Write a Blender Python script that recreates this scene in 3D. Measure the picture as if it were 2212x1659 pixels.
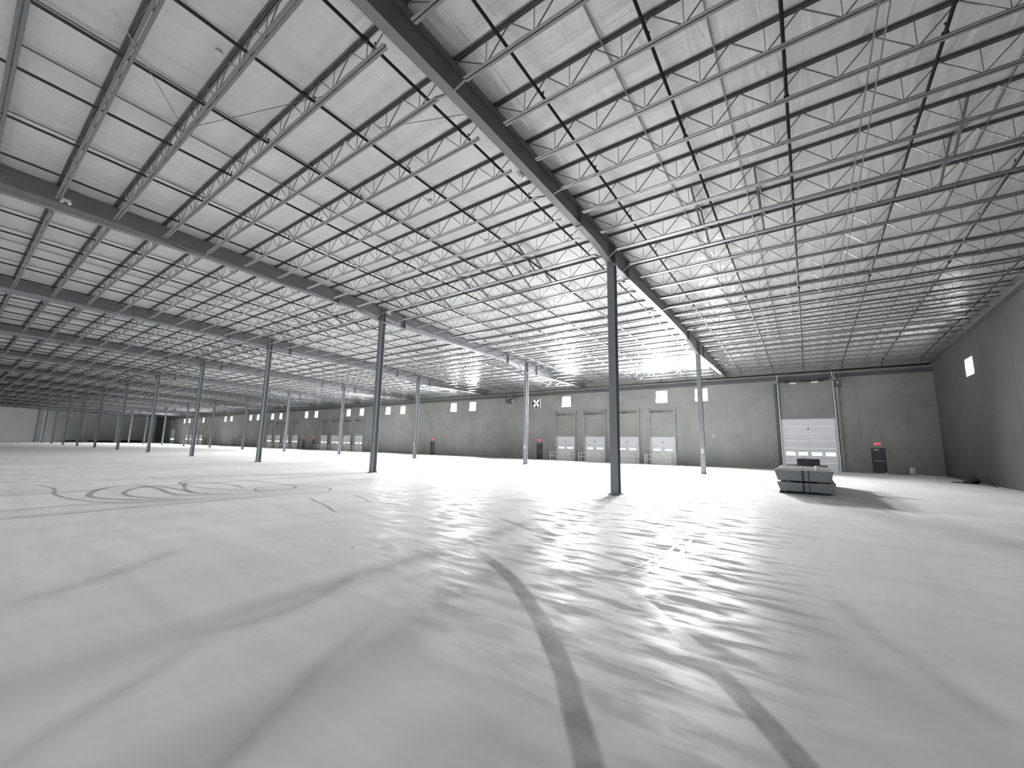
import bpy, math, random
from mathutils import Vector, Matrix

random.seed(7)
sc = bpy.context.scene
for o in list(bpy.data.objects):
    bpy.data.objects.remove(o)
COL = sc.collection
PI = math.pi

# ------------------------------------------------------------------ camera
H0 = 1.85687
YAW, PITCH, ROLL = -0.62488158, 0.14554546, 0.01792687
FPX = 880.86
def cam_matrix():
    cy, sy, cp, sp, cr, sr = (math.cos(YAW), math.sin(YAW), math.cos(PITCH), math.sin(PITCH), math.cos(ROLL), math.sin(ROLL))
    f = Vector((sy * cp, cy * cp, sp))
    r = Vector((cy, -sy, 0))
    u = r.cross(f)
    r2 = cr * r + sr * u
    u2 = -sr * r + cr * u
    m = Matrix.Identity(4)
    for i in range(3):
        m[i][0] = r2[i]; m[i][1] = u2[i]; m[i][2] = -f[i]
    m[0][3], m[1][3], m[2][3] = 0, 0, H0
    return m
cd = bpy.data.cameras.new('camera')
cam = bpy.data.objects.new('camera', cd)
COL.objects.link(cam)
cam.matrix_world = cam_matrix()
cd.sensor_fit = 'HORIZONTAL'
cd.sensor_width = 36.0
cd.lens = 36.0 * FPX / 2212.0
cd.clip_start = 0.05
cd.clip_end = 1000
sc.camera = cam

# ------------------------------------------------------------------ render settings, world, exposure
sc.view_settings.view_transform = 'Standard'
sc.view_settings.look = 'None'
sc.view_settings.exposure = 0.22
sc.view_settings.gamma = 1.0
sc.view_settings.use_curve_mapping = False
sc.cycles.use_denoising = True
sc.cycles.max_bounces = 6
sc.cycles.diffuse_bounces = 5
sc.cycles.glossy_bounces = 3
sc.cycles.transparent_max_bounces = 8
sc.cycles.sample_clamp_indirect = 4.0
sc.cycles.caustics_reflective = False
sc.cycles.caustics_refractive = False
wd = bpy.data.worlds.new('overcast_sky')
sc.world = wd
wd.use_nodes = True
wd.node_tree.nodes['Background'].inputs[0].default_value = (0.80, 0.88, 1.0, 1)
wd.node_tree.nodes['Background'].inputs[1].default_value = 1.0

# ------------------------------------------------------------------ building dimensions (metres)
BAY = 15.24
GX0 = -6.13                       # first girder line
YA, YB, YW = 15.465, 31.945, 44.854   # near column row, far column row, dock wall
XR, XL = 8.38, -189.01            # slot window wall, far end wall
YF = -33.0                        # wall behind the camera
RIDGE = -1.015
NG = 12
def deck(y):
    if y < RIDGE: y = 2 * RIDGE - y
    return 10.58 - 0.035 * (y - 8)
def girder_x(n): return GX0 - BAY * n

# ------------------------------------------------------------------ lights
def area(name, loc, sx, sy, power, direction, color=(1, 1, 1), spread=PI):
    l = bpy.data.lights.new(name, 'AREA')
    l.shape = 'RECTANGLE'; l.size = sx; l.size_y = sy
    l.energy = power; l.color = color; l.spread = spread
    o = bpy.data.objects.new(name, l)
    COL.objects.link(o)
    o.location = loc
    o.rotation_euler = Vector(direction).to_track_quat('-Z', 'Y').to_euler()
    return o
WIN_P = 6000.0
DAY = (0.975, 0.985, 1.0)
WINDOWS = [-8.5, -12.45, -24.0, -39.4, -43.2, -54.9, -58.8, -66.4, -70.6, -82.1, -86.0, -97.2, -101.25, -108.7, -112.8,
           -124.4, -128.4, -144.3, -156.1, -160.3]
for wx in WINDOWS:
    area('daylight', (wx, YW - 0.06, 7.15), 1.2, 1.3, WIN_P * (1.08 if wx > -30 else 0.58 if wx > -60 else 0.2 if wx > -120 else 0.5), (0, -1, -0.36), DAY, 1.95)
area('daylight', (XR + 0.10, 36.25, 7.04), 1.3, 0.95, 350, (-1, 0, -0.4), DAY)
# added fill light at assumed, unseen dock doors and clerestory windows behind the camera
for dx in (-16.0, -2.0):
    area('daylight', (dx, YF + 0.1, 2.2), 3.6, 4.0, 520, (0, 1, 0.0), DAY)
for dx in (-9.0, 4.0):
    area('daylight', (dx, YF + 0.1, 7.15), 1.2, 1.3, 800, (-0.15, 1, -0.5), DAY)

# ------------------------------------------------------------------ materials
def newmat(name):
    m = bpy.data.materials.new(name); m.use_nodes = True
    nt = m.node_tree
    return m, nt, nt.nodes['Principled BSDF']
def N(nt, t, **kw):
    n = nt.nodes.new(t)
    for k, v in kw.items(): setattr(n, k, v)
    return n
def simple(name, col, rough=0.5, metal=0.0, var=0.12, scale=3.0, spec=0.5):
    m, nt, b = newmat(name)
    tc = N(nt, 'ShaderNodeTexCoord'); no = N(nt, 'ShaderNodeTexNoise')
    no.inputs['Scale'].default_value = scale; no.inputs['Detail'].default_value = 4
    nt.links.new(tc.outputs['Object'], no.inputs['Vector'])
    mx = N(nt, 'ShaderNodeMix', data_type='RGBA')
    mx.inputs[6].default_value = (*[c * (1 - var) for c in col], 1)
    mx.inputs[7].default_value = (*[min(1, c * (1 + var)) for c in col], 1)
    nt.links.new(no.outputs['Fac'], mx.inputs[0])
    nt.links.new(mx.outputs[2], b.inputs['Base Color'])
    b.inputs['Roughness'].default_value = rough
    b.inputs['Metallic'].default_value = metal
    b.inputs['Specular IOR Level'].default_value = spec
    return m
def emit(name, col, s):
    m, nt, b = newmat(name)
    b.inputs['Base Color'].default_value = (*col, 1)
    b.inputs['Emission Color'].default_value = (*col, 1)
    b.inputs['Emission Strength'].default_value = s
    return m

def ramp(nt, src, p0, c0, p1, c1):
    r = N(nt, 'ShaderNodeMapRange')
    r.inputs['From Min'].default_value = p0; r.inputs['From Max'].default_value = p1
    r.inputs['To Min'].default_value = c0; r.inputs['To Max'].default_value = c1
    nt.links.new(src, r.inputs['Value'])
    return r.outputs[0]
def noise(nt, vec, scale, detail=4, rough=0.55, dist=0.0):
    n = N(nt, 'ShaderNodeTexNoise')
    n.inputs['Scale'].default_value = scale; n.inputs['Detail'].default_value = detail
    n.inputs['Roughness'].default_value = rough; n.inputs['Distortion'].default_value = dist
    nt.links.new(vec, n.inputs['Vector'])
    return n.outputs['Fac']
def mapping(nt, vec, scale=(1, 1, 1), rot=(0, 0, 0)):
    m = N(nt, 'ShaderNodeMapping')
    m.inputs['Scale'].default_value = scale; m.inputs['Rotation'].default_value = rot
    nt.links.new(vec, m.inputs['Vector'])
    return m.outputs[0]
def math_(nt, op, a, b=None):
    n = N(nt, 'ShaderNodeMath', operation=op)
    for i, v in enumerate((a, b)):
        if v is None: continue
        if isinstance(v, (int, float)): n.inputs[i].default_value = v
        else: nt.links.new(v, n.inputs[i])
    return n.outputs[0]

def floor_material():
    m, nt, b = newmat('polished_concrete')
    tc = N(nt, 'ShaderNodeTexCoord'); P = tc.outputs['Object']
    big = noise(nt, P, 0.16, 5, 0.6, 0.4)
    s1 = noise(nt, mapping(nt, P, (0.25, 1.6, 1), (0, 0, 0.55)), 0.9, 5, 0.6, 0.6)
    s2 = noise(nt, mapping(nt, P, (1.3, 0.22, 1), (0, 0, 0.35)), 0.8, 4, 0.6, 0.8)
    fine = noise(nt, P, 14, 6, 0.7)
    v = math_(nt, 'ADD', math_(nt, 'MULTIPLY', big, 0.35), math_(nt, 'MULTIPLY', s1, 0.30))
    v = math_(nt, 'ADD', v, math_(nt, 'MULTIPLY', s2, 0.25))
    v = math_(nt, 'ADD', v, math_(nt, 'MULTIPLY', fine, 0.10))
    k = ramp(nt, v, 0.37, 0.0, 0.61, 1.0)
    mx = N(nt, 'ShaderNodeMix', data_type='RGBA')
    mx.inputs[6].default_value = (0.56, 0.557, 0.545, 1); mx.inputs[7].default_value = (0.74, 0.737, 0.722, 1)
    nt.links.new(k, mx.inputs[0]); nt.links.new(mx.outputs[2], b.inputs['Base Color'])
    rr = noise(nt, mapping(nt, P, (0.6, 1.9, 1), (0, 0, 0.35)), 2.2, 5, 0.62, 0.3)
    nt.links.new(ramp(nt, rr, 0.40, 0.60, 0.72, 0.26), b.inputs['Roughness'])
    nt.links.new(ramp(nt, rr, 0.42, 0.0, 0.72, 0.035), b.inputs['Specular IOR Level'])
    bp = N(nt, 'ShaderNodeBump'); bp.inputs['Strength'].default_value = 0.05; bp.inputs['Distance'].default_value = 0.02
    hb = noise(nt, mapping(nt, P, (0.5, 1.0, 1), (0, 0, 0.3)), 1.6, 6, 0.65)
    nt.links.new(hb, bp.inputs['Height']); nt.links.new(bp.outputs[0], b.inputs['Normal'])
    return m

def wall_material(name, c0, c1, patch=0.4):
    m, nt, b = newmat(name)
    tc = N(nt, 'ShaderNodeTexCoord'); P = tc.outputs['Object']
    v = noise(nt, P, 0.35, 5, 0.65, 0.3)
    s = noise(nt, mapping(nt, P, (0.45, 0.45, 0.06)), 0.9, 5, 0.6)
    f = noise(nt, P, 9, 5, 0.7)
    t = math_(nt, 'ADD', math_(nt, 'MULTIPLY', v, 0.55), math_(nt, 'MULTIPLY', s, 0.25))
    t = math_(nt, 'ADD', t, math_(nt, 'MULTIPLY', f, 0.2))
    k = ramp(nt, t, 0.35, 0.0, 0.65, 1.0)
    mx = N(nt, 'ShaderNodeMix', data_type='RGBA')
    mx.inputs[6].default_value = (*c0, 1); mx.inputs[7].default_value = (*c1, 1)
    nt.links.new(k, mx.inputs[0])
    # a few small pale patches where form ties were filled
    vo = N(nt, 'ShaderNodeTexVoronoi'); vo.inputs['Scale'].default_value = 0.42
    nt.links.new(P, vo.inputs['Vector'])
    sp = ramp(nt, vo.outputs['Distance'], 0.03, patch, 0.09, 0.0)
    m2 = N(nt, 'ShaderNodeMix', data_type='RGBA')
    nt.links.new(sp, m2.inputs[0]); nt.links.new(mx.outputs[2], m2.inputs[6])
    m2.inputs[7].default_value = (0.5, 0.5, 0.5, 1)
    nt.links.new(m2.outputs[2], b.inputs['Base Color'])
    b.inputs['Roughness'].default_value = 0.8
    b.inputs['Specular IOR Level'].default_value = 0.15
    return m

def ceiling_material():
    m, nt, b = newmat('insulation_facing')
    tc = N(nt, 'ShaderNodeTexCoord'); P = tc.outputs['Object']
    v = noise(nt, mapping(nt, P, (0.5, 1.0, 1)), 0.5, 4, 0.6)
    fx = noise(nt, mapping(nt, P, (5.0, 0.35, 1)), 1.0, 4, 0.6, 0.5)
    t = math_(nt, 'ADD', math_(nt, 'MULTIPLY', v, 0.6), math_(nt, 'MULTIPLY', fx, 0.4))
    k = ramp(nt, t, 0.35, 0.0, 0.65, 1.0)
    mx = N(nt, 'ShaderNodeMix', data_type='RGBA')
    mx.inputs[6].default_value = (0.76, 0.765, 0.76, 1); mx.inputs[7].default_value = (0.86, 0.865, 0.86, 1)
    nt.links.new(k, mx.inputs[0]); nt.links.new(mx.outputs[2], b.inputs['Base Color'])
    b.inputs['Metallic'].default_value = 0.4
    b.inputs['Roughness'].default_value = 0.40
    bp = N(nt, 'ShaderNodeBump'); bp.inputs['Strength'].default_value = 0.6; bp.inputs['Distance'].default_value = 0.06
    w1 = noise(nt, mapping(nt, P, (2.6, 0.5, 1)), 1.3, 3, 0.5, 0.6)
    w2 = noise(nt, mapping(nt, P, (0.3, 4.0, 1)), 1.0, 3, 0.5)
    nt.links.new(math_(nt, 'ADD', w1, math_(nt, 'MULTIPLY', w2, 0.8)), bp.inputs['Height'])
    nt.links.new(bp.outputs[0], b.inputs['Normal'])
    return m

def mark_material(name, col, strength, rough, soft=0.30, spec=0.03):
    """worn rubber, burnished track or painted shade: soft edged along V (across), broken along U"""
    m, nt, b = newmat(name)
    uv = N(nt, 'ShaderNodeUVMap'); uv.uv_map = 'uv'
    tc = N(nt, 'ShaderNodeTexCoord')
    sep = N(nt, 'ShaderNodeSeparateXYZ'); nt.links.new(uv.outputs[0], sep.inputs[0])
    e = math_(nt, 'ABSOLUTE', math_(nt, 'SUBTRACT', sep.outputs[1], 0.5))
    edge = ramp(nt, e, soft, 1.0, 0.5, 0.0)
    en = math_(nt, 'ABSOLUTE', math_(nt, 'SUBTRACT', sep.outputs[0], 0.5))
    ends = ramp(nt, en, 0.38, 1.0, 0.5, 0.0)
    n1 = ramp(nt, noise(nt, tc.outputs['Object'], 3.0, 5, 0.7), 0.30, 0.45, 0.65, 1.0)
    a = math_(nt, 'MULTIPLY', math_(nt, 'MULTIPLY', edge, ends), math_(nt, 'MULTIPLY', n1, strength))
    nt.links.new(a, b.inputs['Alpha'])
    b.inputs['Base Color'].default_value = (*col, 1)
    b.inputs['Roughness'].default_value = rough
    b.inputs['Specular IOR Level'].default_value = spec
    return m

M = {}
M['floor'] = floor_material()
M['wall'] = wall_material('tilt_up_concrete', (0.16, 0.16, 0.155), (0.26, 0.26, 0.252))
M['wall_right'] = wall_material('shaded_end_concrete', (0.075, 0.075, 0.072), (0.105, 0.105, 0.10), 0.0)  # same concrete in a darker tone that carries the end wall's shade
M['wall_left'] = wall_material('lit_end_concrete', (0.72, 0.72, 0.71), (0.82, 0.82, 0.81))  # light on the far wall put into a much lighter concrete tone
M['deck'] = ceiling_material()
M['girder'] = simple('grey_primer_steel', (0.18, 0.187, 0.195), 0.45)
M['shade_band'] = simple('dark_shade_tone', (0.05, 0.052, 0.055), 0.6)  # dark tone for bands that stand in for shade
M['column'] = simple('blue_grey_column_paint', (0.245, 0.26, 0.28), 0.38)
M['joist'] = simple('joist_grey_paint', (0.225, 0.228, 0.235), 0.30, 0.55)
M['rod'] = simple('joist_web_steel', (0.24, 0.24, 0.24), 0.3, 0.4)
M['pipe'] = simple('black_steel_pipe', (0.012, 0.011, 0.012), 0.5)
M['coupling'] = simple('dark_red_coupling', (0.03, 0.014, 0.015), 0.5)
M['galv'] = simple('galvanised_steel', (0.55, 0.56, 0.57), 0.35, 0.5)
M['door_white'] = simple('white_door_panel', (0.80, 0.81, 0.83), 0.4, var=0.03)
M['joint'] = simple('door_joint', (0.45, 0.45, 0.47), 0.6)
M['white'] = simple('white_paint', (0.82, 0.82, 0.80), 0.5, var=0.04)
M['dark'] = simple('dark_grey_paint', (0.018, 0.021, 0.025), 0.4)
M['black'] = simple('black_plastic', (0.01, 0.01, 0.012), 0.5)
M['rail'] = simple('cream_rail_paint', (0.84, 0.76, 0.71), 0.5)
M['sheet'] = simple('zinc_sheet_bundle', (0.24, 0.26, 0.275), 0.5, 0.25, var=0.08)
M['sheet_top'] = simple('pale_zinc_channel_and_sheen', (0.62, 0.62, 0.60), 0.4, 0.2)
M['wood'] = simple('dark_timber', (0.06, 0.05, 0.04), 0.8)
M['card'] = simple('brown_board', (0.20, 0.18, 0.15), 0.8)
M['plastic'] = simple('dusty_white_plastic', (0.55, 0.53, 0.48), 0.6)
M['daylit'] = emit('daylit_glass', (1.0, 0.99, 0.97), 6.0)
M['lite'] = emit('daylit_door_lite', (1.0, 0.99, 0.97), 7.0)
M['slot'] = emit('daylit_slot_glass', (0.93, 0.98, 1.0), 5.0)
M['exit'] = emit('exit_red', (1.0, 0.06, 0.12), 2.2)
M['mark_dark'] = mark_material('rubber_track', (0.26, 0.26, 0.26), 0.55, 0.3)
M['mark_thin'] = mark_material('thin_rubber_streak', (0.16, 0.16, 0.16), 0.45, 0.4)
M['mark_soft'] = mark_material('smear_and_shade', (0.30, 0.30, 0.30), 0.17, 0.50, 0.02)  # soft smears, also used for shade painted by the columns
M['mark_pale'] = mark_material('burnished_track_sheen', (0.80, 0.80, 0.82), 0.45, 0.22, spec=0.07)  # burnished track with its glossy reflection put into a pale colour

# ------------------------------------------------------------------ mesh helpers
class MB:
    def __init__(s): s.v = []; s.f = []
    def quadstrip(s, a, b):
        pass
    def box(s, x0, x1, y0, y1, z0, z1):
        i = len(s.v)
        s.v += [(x0, y0, z0), (x1, y0, z0), (x1, y1, z0), (x0, y1, z0), (x0, y0, z1), (x1, y0, z1), (x1, y1, z1), (x0, y1, z1)]
        s.f += [(i, i + 3, i + 2, i + 1), (i + 4, i + 5, i + 6, i + 7), (i, i + 1, i + 5, i + 4), (i + 1, i + 2, i + 6, i + 5), (i + 2, i + 3, i + 7, i + 6), (i + 3, i, i + 4, i + 7)]
        return s
    def bar(s, p, q, w, h=None, up=(0, 0, 1)):
        h = w if h is None else h
        p, q = Vector(p), Vector(q); d = (q - p).normalized()
        u = Vector(up)
        if abs(d.dot(u)) > 0.98: u = Vector((0, 1, 0))
        a = d.cross(u).normalized() * (w / 2); b = a.cross(d).normalized() * (h / 2)
        i = len(s.v)
        for c in (p, q):
            for t in (-a - b, a - b, a + b, -a + b): s.v.append(tuple(c + t))
        s.f += [(i, i + 3, i + 2, i + 1), (i + 4, i + 5, i + 6, i + 7)]
        for k in range(4):
            s.f.append((i + k, i + (k + 1) % 4, i + 4 + (k + 1) % 4, i + 4 + k))
        return s
    def tube(s, p, q, r, n=10, r2=None):
        r2 = r if r2 is None else r2
        p, q = Vector(p), Vector(q); d = (q - p).normalized()
        u = Vector((0, 0, 1)) if abs(d.z) < 0.9 else Vector((1, 0, 0))
        a = d.cross(u).normalized(); b = a.cross(d).normalized()
        i = len(s.v)
        for c, rr in ((p, r), (q, r2)):
            for k in range(n):
                t = 2 * PI * k / n
                s.v.append(tuple(c + (a * math.cos(t) + b * math.sin(t)) * rr))
        s.f.append(tuple(i + k for k in range(n))[::-1]); s.f.append(tuple(i + n + k for k in range(n)))
        for k in range(n):
            s.f.append((i + k, i + (k + 1) % n, i + n + (k + 1) % n, i + n + k))
        return s
    def prism(s, prof, axis, a, b):
        """prof: list of 2-D points; extruded along axis (0=x: prof is (y,z); 1=y: (x,z); 2=z: (x,y))"""
        i = len(s.v); n = len(prof)
        for t in (a, b):
            for (u, w) in prof:
                s.v.append((t, u, w) if axis == 0 else (u, t, w) if axis == 1 else (u, w, t))
        s.f.append(tuple(i + k for k in range(n))[::-1]); s.f.append(tuple(i + n + k for k in range(n)))
        for k in range(n):
            s.f.append((i + k, i + (k + 1) % n, i + n + (k + 1) % n, i + n + k))
        return s
    def mesh(s, name, mat, smooth=False):
        me = bpy.data.meshes.new(name)
        me.from_pydata(s.v, [], s.f)
        me.materials.append(mat)
        me.validate()
        import bmesh
        bm = bmesh.new(); bm.from_mesh(me); bmesh.ops.recalc_face_normals(bm, faces=bm.faces); bm.to_mesh(me); bm.free()
        if smooth:
            for p in me.polygons: p.use_smooth = len(p.vertices) == 4
        return me
    def build(s, name, mat, parent=None, smooth=False):
        return put(name, s.mesh(name, mat, smooth), parent)
def put(name, me, parent=None, loc=(0, 0, 0), rz=0.0):
    o = bpy.data.objects.new(name, me); COL.objects.link(o)
    o.location = loc
    if rz: o.rotation_euler = (0, 0, rz)
    if parent is not None: o.parent = parent
    return o
def tag(o, label, cat, group=None, kind=None):
    o['label'] = label; o['category'] = cat
    if group: o['group'] = group
    if kind: o['kind'] = kind
    return o
def thing(name, label, cat, loc=(0, 0, 0), group=None, kind=None):
    o = bpy.data.objects.new(name, None); COL.objects.link(o); o.location = loc
    o.empty_display_size = 0.2
    return tag(o, label, cat, group, kind)
def struct(o, label=None):
    o['kind'] = 'structure'
    if label: o['label'] = label
    return o
def holder(name, label=None, loc=(0, 0, 0)):
    o = bpy.data.objects.new(name, None); COL.objects.link(o); o.location = loc
    return struct(o, label)
ORD = ['first', 'second', 'third', 'fourth', 'fifth', 'sixth', 'seventh', 'eighth', 'ninth', 'tenth', 'eleventh', 'twelfth', 'thirteenth',
       'fourteenth', 'fifteenth', 'sixteenth', 'seventeenth', 'eighteenth', 'nineteenth', 'twentieth'] + \
      ['twenty-' + w for w in ('first', 'second', 'third', 'fourth', 'fifth', 'sixth', 'seventh', 'eighth', 'ninth')] + ['thirtieth', 'thirty-first', 'thirty-second']

# ------------------------------------------------------------------ floor
fl = MB().box(XL - 0.3, XR + 0.3, YF - 0.3, YW + 0.3, -0.2, 0).build('floor', M['floor'])
struct(fl, 'pale polished concrete floor with tyre tracks, smears and painted column shade')

def strip(name, pts, w, mat, z=0.0015, w2=None, n=10):
    """a worn track or painted shade lying on the slab; pts are floor points, smoothed"""
    P = [Vector((x, y, 0)) for x, y in pts]
    P = [P[0] * 2 - P[1]] + P + [P[-1] * 2 - P[-2]]
    c = []
    for i in range(1, len(P) - 2):
        for k in range(n):
            t = k / n
            a, b, d, e = P[i - 1], P[i], P[i + 1], P[i + 2]
            c.append(0.5 * ((2 * b) + (d - a) * t + (2 * a - 5 * b + 4 * d - e) * t * t + (3 * b - a - 3 * d + e) * t ** 3))
    c.append(P[-2])
    w2 = w if w2 is None else w2
    v = []; f = []; uv = []
    m = len(c)
    for i, p in enumerate(c):
        d = (c[min(i + 1, m - 1)] - c[max(i - 1, 0)]).normalized()
        nrm = Vector((-d.y, d.x, 0)); ww = w + (w2 - w) * i / (m - 1)
        for s_ in (-0.5, 0.5):
            q = p + nrm * ww * s_; v.append((q.x, q.y, z)); uv.append((i / (m - 1), s_ + 0.5))
    for i in range(m - 1): f.append((2 * i, 2 * i + 1, 2 * i + 3, 2 * i + 2))
    me = bpy.data.meshes.new(name); me.from_pydata(v, [], f); me.materials.append(mat)
    ul = me.uv_layers.new(name='uv')
    for lp in me.loops: ul.data[lp.index].uv = uv[lp.vertex_index]
    if me.polygons[0].normal.z < 0: me.flip_normals()
    return put(name, me, fl)
Z = 0.0012
def nz():
    global Z
    Z += 0.0002
    return Z
tracks = [  # tyre tracks, smears and painted column shade
    ([(-5.15, 5.85), (-4.24, 5.38), (-3.48, 4.9), (-2.72, 4.25), (-2.21, 3.76), (-1.82, 3.32)], 0.24, 'mark_dark'),
    ([(-2.3, 3.82), (-1.82, 3.32), (-1.49, 2.89), (-1.16, 2.45), (-0.86, 2.0), (-0.5, 1.3)], 0.22, 'mark_dark'),
    ([(-5.22, 7.34), (-3.83, 6.74), (-2.62, 6.0), (-1.65, 5.1)], 0.26, 'mark_soft'),
    ([(-2.1, 5.55), (-1.75, 5.2), (-1.45, 4.88), (-1.15, 4.55), (-0.95, 4.3)], 0.21, 'mark_pale'),
    ([(-1.2, 4.6), (-0.71, 4.0), (-0.38, 3.57), (-0.12, 3.18), (0.12, 2.75), (0.5, 2.0)], 0.22, 'mark_dark'),
    ([(-9.73, 10.74), (-7.6, 9.0), (-5.2, 7.34)], 0.22, 'mark_soft'),
    ([(-16.13, 0.6), (-16.28, 2.29), (-15.85, 3.51), (-15.61, 4.41), (-15.5, 5.4)], 0.13, 'mark_thin'),
    ([(-14.64, 0.4), (-14.6, 2.07), (-14.68, 3.37), (-14.67, 5.3), (-14.41, 7.1)], 0.16, 'mark_thin'),
    ([(-14.95, 0.4), (-14.9, 2.07), (-14.98, 3.37), (-14.99, 5.3), (-14.7, 7.1)], 0.07, 'mark_thin'),
    ([(-15.33, 4.39), (-16.43, 3.64), (-17.83, 3.02), (-19.22, 3.13), (-20.78, 3.72), (-21.45, 4.68), (-19.57, 4.93), (-17.12, 4.82), (-16.01, 5.6)], 0.22, 'mark_thin'),
    ([(-15.2, 4.9), (-16.31, 4.13), (-17.87, 3.77), (-19.39, 4.07), (-20.61, 5.04), (-18.31, 5.34), (-16.9, 5.3)], 0.18, 'mark_thin'),
    ([(-15.5, 6.2), (-17.03, 5.4), (-19.0, 5.6), (-21.5, 6.5), (-19.26, 7.2), (-17.0, 6.9)], 0.16, 'mark_thin'),
    ([(-24.5, 2.2), (-22.0, 2.6), (-19.5, 2.4), (-17.2, 2.7), (-15.6, 3.6), (-15.1, 5.2)], 0.12, 'mark_thin'),
    ([(-23.5, 7.4), (-21.0, 6.0), (-18.2, 6.2), (-16.2, 7.4), (-16.8, 8.6), (-19.5, 8.6), (-23.0, 7.9)], 0.14, 'mark_thin'),
    ([(-15.2, 6.6), (-14.4, 8.2), (-15.4, 9.2), (-17.6, 8.9), (-17.2, 7.3), (-15.2, 6.8)], 0.10, 'mark_thin'),
    ([(-13.32, 7.32), (-12.4, 7.0), (-11.62, 6.82), (-9.91, 6.22)], 0.10, 'mark_thin'),
    ([(-13.0, 8.6), (-12.0, 8.4), (-11.0, 8.0), (-10.3, 8.2)], 0.08, 'mark_thin'),
    ([(-3.55, -0.1), (-3.82, 0.44), (-4.06, 0.74), (-4.25, 1.05), (-4.75, 1.75)], 0.30, 'mark_soft'),
    ([(-2.6, 0.7), (-2.86, 1.17), (-3.09, 1.57), (-3.28, 1.9), (-3.46, 2.15), (-3.85, 3.0)], 0.26, 'mark_soft'),
    ([(-4.9, 1.6), (-4.75, 2.2), (-4.9, 2.9), (-5.4, 3.8)], 0.3, 'mark_soft'),
    ([(-7.2, 0.6), (-7.8, 1.6), (-8.7, 2.6)], 0.5, 'mark_soft'),
    ([(0.15, 6.9), (0.35, 6.0), (0.75, 5.0), (1.0, 4.4)], 0.35, 'mark_soft'),
    ([(-4.9, 15.3), (-6.9, 12.6), (-8.5, 10.9)], 0.9, 'mark_soft'),  # soft dark shade painted beside the nearest column
    ([(-6.1, 15.2), (-5.0, 12.8), (-3.9, 11.4)], 0.9, 'mark_soft'),  # painted shadow running out from the nearest column foot
    ([(-5.4, 30.5), (-2.6, 25.0), (-1.6, 23.0)], 1.2, 'mark_soft'),  # painted shadow of the first column in the farther row
    ([(-2.06, 9.2), (-1.95, 8.0), (-2.02, 7.0), (-2.15, 6.0)], 0.09, 'mark_pale'),
    ([(-2.26, 9.4), (-2.15, 8.0), (-2.22, 7.0), (-2.4, 5.9)], 0.07, 'mark_pale'),
    ([(-20.5, 15.8), (-18.8, 17.0), (-17.7, 18.2), (-17.4, 19.6)], 0.12, 'mark_pale'),
    ([(-6.6, 8.6), (-5.0, 7.8), (-3.4, 7.0), (-1.9, 6.5)], 0.10, 'mark_thin'),
]
for pts, w, mm in tracks: strip('tyre_and_shade_mark', pts, w, M[mm], nz())

# ------------------------------------------------------------------ ceiling: foil faced insulation under the roof deck, one blanket strip per joist space
def bag(x0, x1, y0, y1, sag):
    """one sagging run of insulation between two joists"""
    mb = MB(); n = 6
    i0 = len(mb.v)
    for k in range(n + 1):
        t = k / n; y = y0 + (y1 - y0) * t
        z = deck(y) - sag * math.sin(PI * t)
        mb.v += [(x0, y, z), (x1, y, z)]
    for k in range(n): mb.f.append((2 * k, 2 * k + 1, 2 * k + 3, 2 * k + 2))
    return mb
cl = MB()
for (a, b) in ((YF, RIDGE), (RIDGE, YW)):
    cl.prism([(a, deck(a) + 0.02), (b, deck(b) + 0.02), (b, deck(b) + 0.3), (a, deck(a) + 0.3)], 0, XL, XR)
ceil = struct(cl.build('ceiling', M['deck']), 'pitched roof deck lined with pale foil faced insulation')
JP = 1.4984
JOIST_Y = [14.86 + JP * k for k in range(-10, 20)]
edges = [-19.0, -16.1, -13.1, -10.1, -7.1, -4.1, RIDGE] + JOIST_Y + [YW]
edges = sorted(set(edges))
for i in range(len(edges) - 1):
    if edges[i + 1] - edges[i] < 0.3: continue
    o = bag(XL, XR, edges[i], edges[i + 1], 0.045).build('insulation_strip', M['deck'], ceil, smooth=True)

# ------------------------------------------------------------------ walls with real openings
def wall_y(y_in, y_out, x0, x1, zt, holes):
    """wall slab normal to Y from x0..x1, 0..zt with rectangular holes (xa,xb,za,zb)"""
    xs = sorted({x0, x1, *[v for h in holes for v in h[:2]]}); zs = sorted({0.0, zt, *[v for h in holes for v in h[2:]]})
    mb = MB()
    for i in range(len(xs) - 1):
        for j in range(len(zs) - 1):
            cx, cz = (xs[i] + xs[i + 1]) / 2, (zs[j] + zs[j + 1]) / 2
            if any(h[0] < cx < h[1] and h[2] < cz < h[3] for h in holes): continue
            mb.box(xs[i], xs[i + 1], min(y_in, y_out), max(y_in, y_out), zs[j], zs[j + 1])
    return mb
# opening list of the dock wall
DOCKS = [(-13.72, -11.23), (-17.55, -15.08), (-21.48, -18.96), (-25.31, -22.82),
         (-67.95, -65.37), (-71.73, -69.2), (-75.7, -73.2), (-79.6, -77.0),
         (-91.02, -88.55), (-94.9, -92.4), (-98.85, -96.35), (-102.8, -100.3),
         (-145.6, -143.1), (-149.5, -147.0), (-153.6, -151.1), (-157.5, -155.0)]
BIG = [(-1.84, 2.08, 4.51), (-171.3, -167.6, 4.51)]
MEN = [4.2, -28.24, -47.75, -82.6, -86.5, -121.4, -140.8]
WH, WW = 1.35, 1.25
FAN = -28.35
holes = [(a, b, 0, 2.85) for a, b in DOCKS] + [(a, b, 0, t) for a, b, t in BIG] + [(m, m + 0.87, 0, 2.05) for m in MEN]
holes += [(x - WW / 2, x + WW / 2, 7.15 - WH / 2, 7.15 + WH / 2) for x in WINDOWS] + [(FAN - 0.6, FAN + 0.6, 6.6, 7.7)]
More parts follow.
